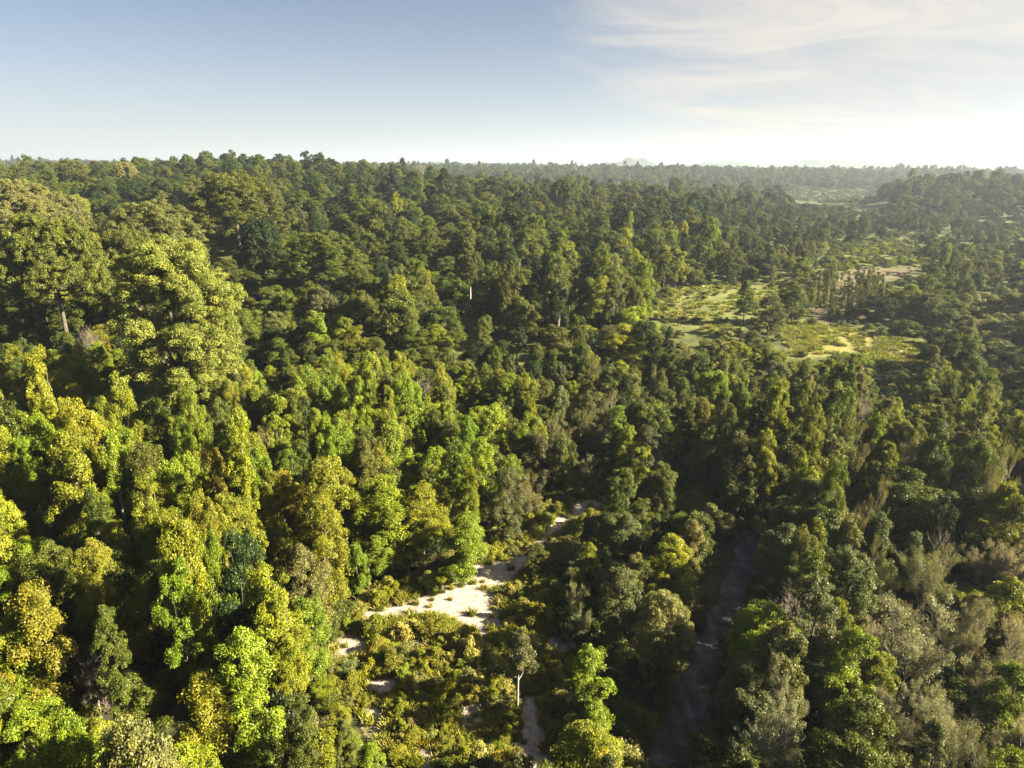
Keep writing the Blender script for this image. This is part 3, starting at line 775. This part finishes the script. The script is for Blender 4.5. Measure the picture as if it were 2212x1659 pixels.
# bushes of the sandy clearing
LSA = [np.array(p) for p in LAND_SAND]
PCL = np.array(LAND_CLEAR)
bush = []
tries = 0
while len(bush) < 210 and tries < 8000:
    tries += 1
    x = rng.uniform(PCL[:, 0].min(), PCL[:, 0].max()); y = rng.uniform(PCL[:, 1].min(), PCL[:, 1].max())
    X1 = np.array([x]); Y1 = np.array([y])
    if not inside(X1, Y1, LAND_CLEAR)[0]: continue
    if any(inside(X1, Y1, p)[0] for p in LAND_SAND): continue
    pxb, pyb, _ = project(np.array([[x, y, 0.4], [x - .6, y, 1.0], [x + .6, y, 1.0], [x, y, 1.6]]))
    if any(inside(pxb, pyb, p).any() for p in SANDPOLYS): continue
    if bush and min(math.hypot(x - a, y - b) for a, b in bush) < 1.15: continue
    bush.append((x, y))
for x, y in bush:
    s = 0.55 + 0.6 * rng.random() ** 1.5
    add('bush', x, y, 2.5 * s, 1.8 * s * (0.8 + 0.7 * rng.random()), rng.choice(['golden', 'yellow green', 'straw', 'khaki'], p=[.25, .42, .23, .10]), 'scrub_bush')

# ------------------------------------------------------------------ which trees show largest
n = len(trees)
TX = np.array([t['x'] for t in trees]); TY = np.array([t['y'] for t in trees]); TZ = np.array([t['z'] for t in trees]); TH = np.array([t['h'] for t in trees]); TW = np.array([t['w'] for t in trees])
topx, topy, dep = project(np.stack([TX, TY, TZ + TH], 1))
botx, boty, _ = project(np.stack([TX, TY, TZ + TH * 0.3], 1))
K = 4.0
buf = np.full((415, 553), -1, np.int32)
for i in np.argsort(-dep):
    if dep[i] < 8: continue
    hw = TW[i] / 2 * FPX / dep[i] / K
    x0, x1 = min(topx[i], botx[i]) / K - hw, max(topx[i], botx[i]) / K + hw
    y0, y1 = topy[i] / K, max(boty[i] / K, topy[i] / K + 1)
    if x1 < 0 or x0 > 552 or y1 < 0 or y0 > 414: continue
    xa, xb = max(0, int(x0)), min(553, int(x1) + 1); ya, yb = max(0, int(y0)), min(415, int(y1) + 1)
    if xa >= xb or ya >= yb: continue
    yy, xx = np.mgrid[ya:yb, xa:xb]
    cx = topx[i] / K + (botx[i] - topx[i]) / K * (yy - y0) / (y1 - y0 + 1e-6)
    e = ((xx - cx) / (hw + .3)) ** 2 + ((yy - (y0 + y1) / 2) / ((y1 - y0) / 2 + .3)) ** 2 < 1
    buf[ya:yb, xa:xb][e] = i
vis = np.bincount(buf[buf >= 0].ravel(), minlength=n)
LIMIT = {'forest_tree': 300, 'half_leafless_tree': 150, 'leafless_tree': 60, 'scrub_bush': 200, 'sapling': 60}
single = set(i for i in range(n) if trees[i]['hero'])
for nm, lim in LIMIT.items():
    c = [i for i in range(n) if trees[i]['name'] == nm and vis[i] > 0 and i not in single]
    c.sort(key=lambda i: -vis[i])
    single.update(c[:lim - sum(1 for i in single if trees[i]['name'] == nm)])

# ------------------------------------------------------------------ labels
ORD = ['nearest', 'second', 'third', 'fourth', 'fifth', 'sixth', 'seventh', 'eighth', 'ninth', 'tenth', 'eleventh', 'twelfth', 'thirteenth', 'fourteenth', 'fifteenth', 'sixteenth']
SHAPE = {'columnar': 'creeper-draped column', 'rounded': 'rounded tree', 'slender': 'slender pointed tree', 'ragged': 'open ragged tree', 'twiggy': 'half-leafless twiggy tree', 'bush': 'low bush', 'bare': 'leafless tree'}
def zone(i):
    u, v = float(topx[i]), float(topy[i]); nm = trees[i]['name']
    if nm == 'scrub_bush':
        if v < 1250: return 'along the narrow sand path'
        if v < 1400: return 'beside the bright sand patch' if u > 900 else 'on the clearing\'s left arm'
        return 'low in the sandy clearing' if u < 980 else ('around the lone pale-trunked tree' if v < 1540 else 'beside the lowest sand patch')
    if nm == 'sapling': return 'in the stand above the yellow meadow'
    if v < 850:
        if u < 500: return 'around the huge yellow green giant'
        if u < 900: return 'below the white-forked domed giant'
        if u < 1400: return 'in the canopy left of the fields'
        return 'around the yellow meadow' if u < 2050 else 'by the pale scrub at the right edge'
    if u < 260: return 'at the lower left edge of the wood' if v > 1200 else 'below the umbrella crowns'
    if u < 560: return 'in the bottom left canopy' if v > 1200 else 'in front of the huge giant'
    if u < 760: return 'left of the sandy clearing' if v > 1150 else 'in the wood above the clearing'
    if u < 1250: return 'at the head of the clearing' if v > 980 else 'in the wood behind the clearing'
    if u < 1580: return 'on the left bank of the dirt road' if v > 1080 else 'in the wood beyond the dirt road'
    if u < 1840: return 'on the right bank of the dirt road' if v > 1080 else 'behind the bend of the dirt road'
    return 'in the dry lower right wood' if v > 1150 else 'in the green right-hand wood'
buckets = {}
for i in single:
    t = trees[i]
    if t['lab']: continue
    sh = SHAPE[t['kind']]
    if t['name'] == 'sapling': sh = 'thin sapling'
    buckets.setdefault((t['tname'], sh, zone(i)), []).append(i)
def say(L_, words, sh, zn):
    L_ = sorted(L_, key=lambda i: dep[i])
    m = len(L_)
    for k, i in enumerate(L_):
        pick = '' if m == 1 else (('nearer ', 'farther ')[k] if m == 2 else ('nearest ', 'middle ', 'farthest ')[k] if m == 3 else (ORD[min(k, 15)] + ' nearest ' if k else 'nearest '))
        trees[i]['lab'] = f'{pick}{words} {sh} {zn}'
def halves(L_, key):
    q = sorted(L_, key=key)
    return q[:len(q) // 2], q[len(q) // 2:]
for (tn, sh, zn), L_ in buckets.items():
    if len(L_) <= 3: say(L_, tn, sh, zn); continue
    for size, part in zip(('smaller', 'larger'), halves(L_, lambda i: trees[i]['h'] * trees[i]['w'])):
        if len(part) <= 3: say(part, f'{size} {tn}', sh, zn); continue
        for side, p2 in zip(('left side', 'right side'), halves(part, lambda i: topx[i])):
            say(p2, f'{size} {tn}', sh, f'{zn}, {side}')

# ------------------------------------------------------------------ build them
GROUP = {'forest_tree': 'forest trees of the near canopy', 'half_leafless_tree': 'half-leafless trees of the dry wood', 'scrub_bush': 'scrub bushes of the sandy clearing', 'sapling': 'saplings on the old field', 'emergent_tree': 'giants rising above the canopy', 'leafless_tree': 'leafless trees in the canopy', 'creeper_column': 'creeper-covered columns on the far field'}
CAT = {'scrub_bush': 'bush', 'sapling': 'sapling'}
for i in sorted(single):
    t = trees[i]
    cm, tm, _, _ = PROTO[t['kind']][t['var']]
    r = link(t['name'], None, loc=(t['x'], t['y'], t['z']))
    r.rotation_euler = (0, 0, t['rot'])
    tag(r, t['lab'], CAT.get(t['name'], 'tree'), GROUP[t['name']])
    leafy = link('foliage' if t['name'] == 'scrub_bush' else 'crown', cm, r)
    leafy['tint'] = t['tint']
    wood = link('stem' if t['name'] in ('scrub_bush', 'sapling') else 'trunk', tm, r)
    for o in (leafy, wood): o.scale = (t['sx'], t['sx'], t['sz'])

# everything else that grows: scattered masses
SOURCES = {}
def crown_source(kind, var):
    if (kind, var) not in SOURCES: SOURCES[kind, var] = bpy.data.objects.new(kind + '_crown', PROTO[kind][var][0])
    return SOURCES[kind, var]
def mass(name, items, label=None):
    """items: (kind, var, x, y, z, sx, sz, rot, tint)"""
    n = len(items)
    me = bpy.data.meshes.new(name)
    me.vertices.add(n)
    me.vertices.foreach_set('co', np.array([i[2:5] for i in items], np.float32).ravel())
    kinds = sorted(set((i[0], i[1]) for i in items))
    def at(nm, ty, key, vals):
        a = me.attributes.new(nm, ty, 'POINT'); a.data.foreach_set(key, np.asarray(vals).ravel())
    at('pick', 'INT', 'value', np.array([kinds.index((i[0], i[1])) for i in items], np.int32))
    at('size', 'FLOAT_VECTOR', 'vector', np.array([(i[5], i[5], i[6]) for i in items], np.float32))
    at('turn', 'FLOAT_VECTOR', 'vector', np.array([(0, 0, i[7]) for i in items], np.float32))
    at('tint', 'FLOAT_COLOR', 'color', np.array([tuple(i[8]) + (1,) for i in items], np.float32))
    o = link(name, me)
    ng = bpy.data.node_groups.new(name, 'GeometryNodeTree')
    ng.interface.new_socket('Geometry', in_out='INPUT', socket_type='NodeSocketGeometry')
    ng.interface.new_socket('Geometry', in_out='OUTPUT', socket_type='NodeSocketGeometry')
    gi = ng.nodes.new('NodeGroupInput'); go = ng.nodes.new('NodeGroupOutput'); jn = ng.nodes.new('GeometryNodeJoinGeometry')
    def named(nm, ty):
        a = ng.nodes.new('GeometryNodeInputNamedAttribute'); a.data_type = ty; a.inputs['Name'].default_value = nm
        return a.outputs['Attribute']
    pk, sz, tr = named('pick', 'INT'), named('size', 'FLOAT_VECTOR'), named('turn', 'FLOAT_VECTOR')
    for k, (kind, var) in enumerate(kinds):
        oi = ng.nodes.new('GeometryNodeObjectInfo'); oi.inputs['Object'].default_value = crown_source(kind, var); oi.inputs['As Instance'].default_value = True
        cp = ng.nodes.new('FunctionNodeCompare'); cp.data_type = 'INT'; cp.operation = 'EQUAL'
        ii = [s for s in cp.inputs if s.type == 'INT']
        ng.links.new(pk, ii[0]); ii[1].default_value = k
        ip = ng.nodes.new('GeometryNodeInstanceOnPoints')
        ng.links.new(gi.outputs[0], ip.inputs['Points']); ng.links.new(cp.outputs['Result'], ip.inputs['Selection']); ng.links.new(oi.outputs['Geometry'], ip.inputs['Instance'])
        ng.links.new(tr, ip.inputs['Rotation']); ng.links.new(sz, ip.inputs['Scale'])
        ng.links.new(ip.outputs[0], jn.inputs[0])
    ng.links.new(jn.outputs[0], go.inputs[0])
    md = o.modifiers.new('scatter', 'NODES'); md.node_group = ng
    tag(o, label, None, None, 'stuff')
    return o
rest = [t for i, t in enumerate(trees) if i not in single]
row = lambda t: (t['kind'], t['var'], t['x'], t['y'], t['z'], t['sx'], t['sz'], t['rot'], t['tint'])
mass('forest_canopy', [row(t) for t in rest if t['name'] in ('forest_tree', 'half_leafless_tree')], 'dense green forest canopy stretching back to the horizon')
ug = [row(t) for t in rest if t['name'] in ('scrub_bush', 'sapling')]
def spot(kind, x, y, w, h, tn):
    k = int(rng.integers(len(PROTO[kind]))); _, _, pw, ph = PROTO[kind][k]
    return (kind, k, x, y, float(terrain(x, y)), w / pw, h / ph, rng.random() * 2 * PI, tint_of(tn))
# shade plants on the forest floor
FL = scatter(28, 150, 3.1)
px, py, d = project(np.concatenate([FL, np.full((len(FL), 1), 0.5)], 1))
for x, y in FL[(d > 5) & ~inside(px, py, CLEARING) & ~inside(px, py, ROADPOLY)]:
    s = 0.8 + 0.9 * rng.random()
    ug.append(spot('bush', x, y, 2.8 * s, 2.2 * s, rng.choice(['mid green', 'deep green', 'olive', 'khaki'])))
for x, y in scatter(150, 360, 6.0):
    if x < 20: continue
    px, py, d = project(np.array([x, y, float(terrain(x, y)) + 1]))
    if px > 2300 or any(inside(px, py, FIELDS[k]) for k in 'ABCDEGP'): continue
    s = 0.8 + 0.7 * rng.random()
    ug.append(spot('bush', x, y, 3.2 * s, 2.0 * s, rng.choice(['mid green', 'olive', 'grey green', 'khaki'])))
# scrub on the far fields
def grid_in(poly, sp):
    P = np.array(poly)
    gx_, gy_ = np.meshgrid(np.arange(P[:, 0].min(), P[:, 0].max(), sp), np.arange(P[:, 1].min(), P[:, 1].max(), sp))
    q = np.stack([gx_.ravel(), gy_.ravel()], 1) + rng.normal(size=(gx_.size, 2)) * sp * 0.4
    return q[inside(q[:, 0], q[:, 1], poly)]
for k, sp, sc, tns in (('A', 5.5, .8, ['grey green', 'mid green', 'yellow green']), ('D', 3.8, 1.4, ['mid green', 'grey green', 'yellow green']), ('F', 3.0, 1.8, ['grey green', 'khaki', 'olive']), ('H', 3.0, 1.2, ['grey green', 'olive', 'khaki']), ('B', 6.5, .6, ['yellow green', 'grey green']), ('G', 9, 2.2, ['grey green', 'olive']), ('C', 6.5, .7, ['khaki', 'olive']), ('E', 3.5, .8, ['khaki', 'olive'])):
    P = np.array(LF[k]); poly = LF[k]
    if True:
        for xx, yy in grid_in(poly, sp):
            if fbm(xx / 14, yy / 14, 77, 2) > 0.36:
                s = sc * (0.6 + 0.9 * rng.random())
                ug.append(spot('bush', xx, yy, 2.8 * s, 1.7 * s, rng.choice(tns)))
mass('undergrowth', ug, 'low scrub and shade plants under and between the trees')
gr = []
GX = rng.uniform(PCL[:, 0].min(), PCL[:, 0].max(), 6000); GY = rng.uniform(PCL[:, 1].min(), PCL[:, 1].max(), 6000)
gs = np.zeros(len(GX), bool)
for p in LAND_SAND: gs |= inside(GX, GY, p)
gk = inside(GX, GY, LAND_CLEAR) & (~gs | (rng.random(len(GX)) > 0.91))
for x, y in zip(GX[gk], GY[gk]):
    s = 0.6 + 0.7 * rng.random()
    gr.append(spot('tuft', x, y, s, 0.7 * s, rng.choice(['straw', 'straw', 'golden', 'yellow green'])))
for k, sp in (('B', 1.3), ('A', 2.2), ('P', 1.2)):
    if True:
        if True:
            for xx, yy in grid_in(LF[k], sp):
                if fbm(xx / 9, yy / 9, 51, 3) < 0.30 + 0.2 * rng.random(): continue
                s = 0.9 + 0.8 * rng.random()
                gr.append(spot('tuft', xx, yy, 1.3 * s, 0.6 * s, rng.choice(['khaki', 'yellow green', 'golden', 'straw'])))
mass('grass', gr, 'dry yellow grass on the sandy clearing and the meadow')

# ------------------------------------------------------------------ the air
hx0, hx1, hy0, hy1, hz0, hz1 = -8800, 8800, -350, 8800, -8, 175
V = np.array([(x, y, z) for x in (hx0, hx1) for y in (hy0, hy1) for z in (hz0, hz1)], float)
F = np.array([(0, 1, 3, 2), (4, 6, 7, 5), (0, 4, 5, 1), (2, 3, 7, 6), (0, 2, 6, 4), (1, 5, 7, 3)])
m, N_, L_2 = mat('air')
pv = N_('ShaderNodeVolumePrincipled'); pv.inputs['Color'].default_value = (0.74, 0.87, 1.0, 1); pv.inputs['Density'].default_value = 0.00013; pv.inputs['Anisotropy'].default_value = 0.38
ho = N_('ShaderNodeOutputMaterial'); L_2(pv.outputs[0], ho.inputs['Volume'])
tag(link('haze', mesh('haze', V, F, [m])), kind='stuff')
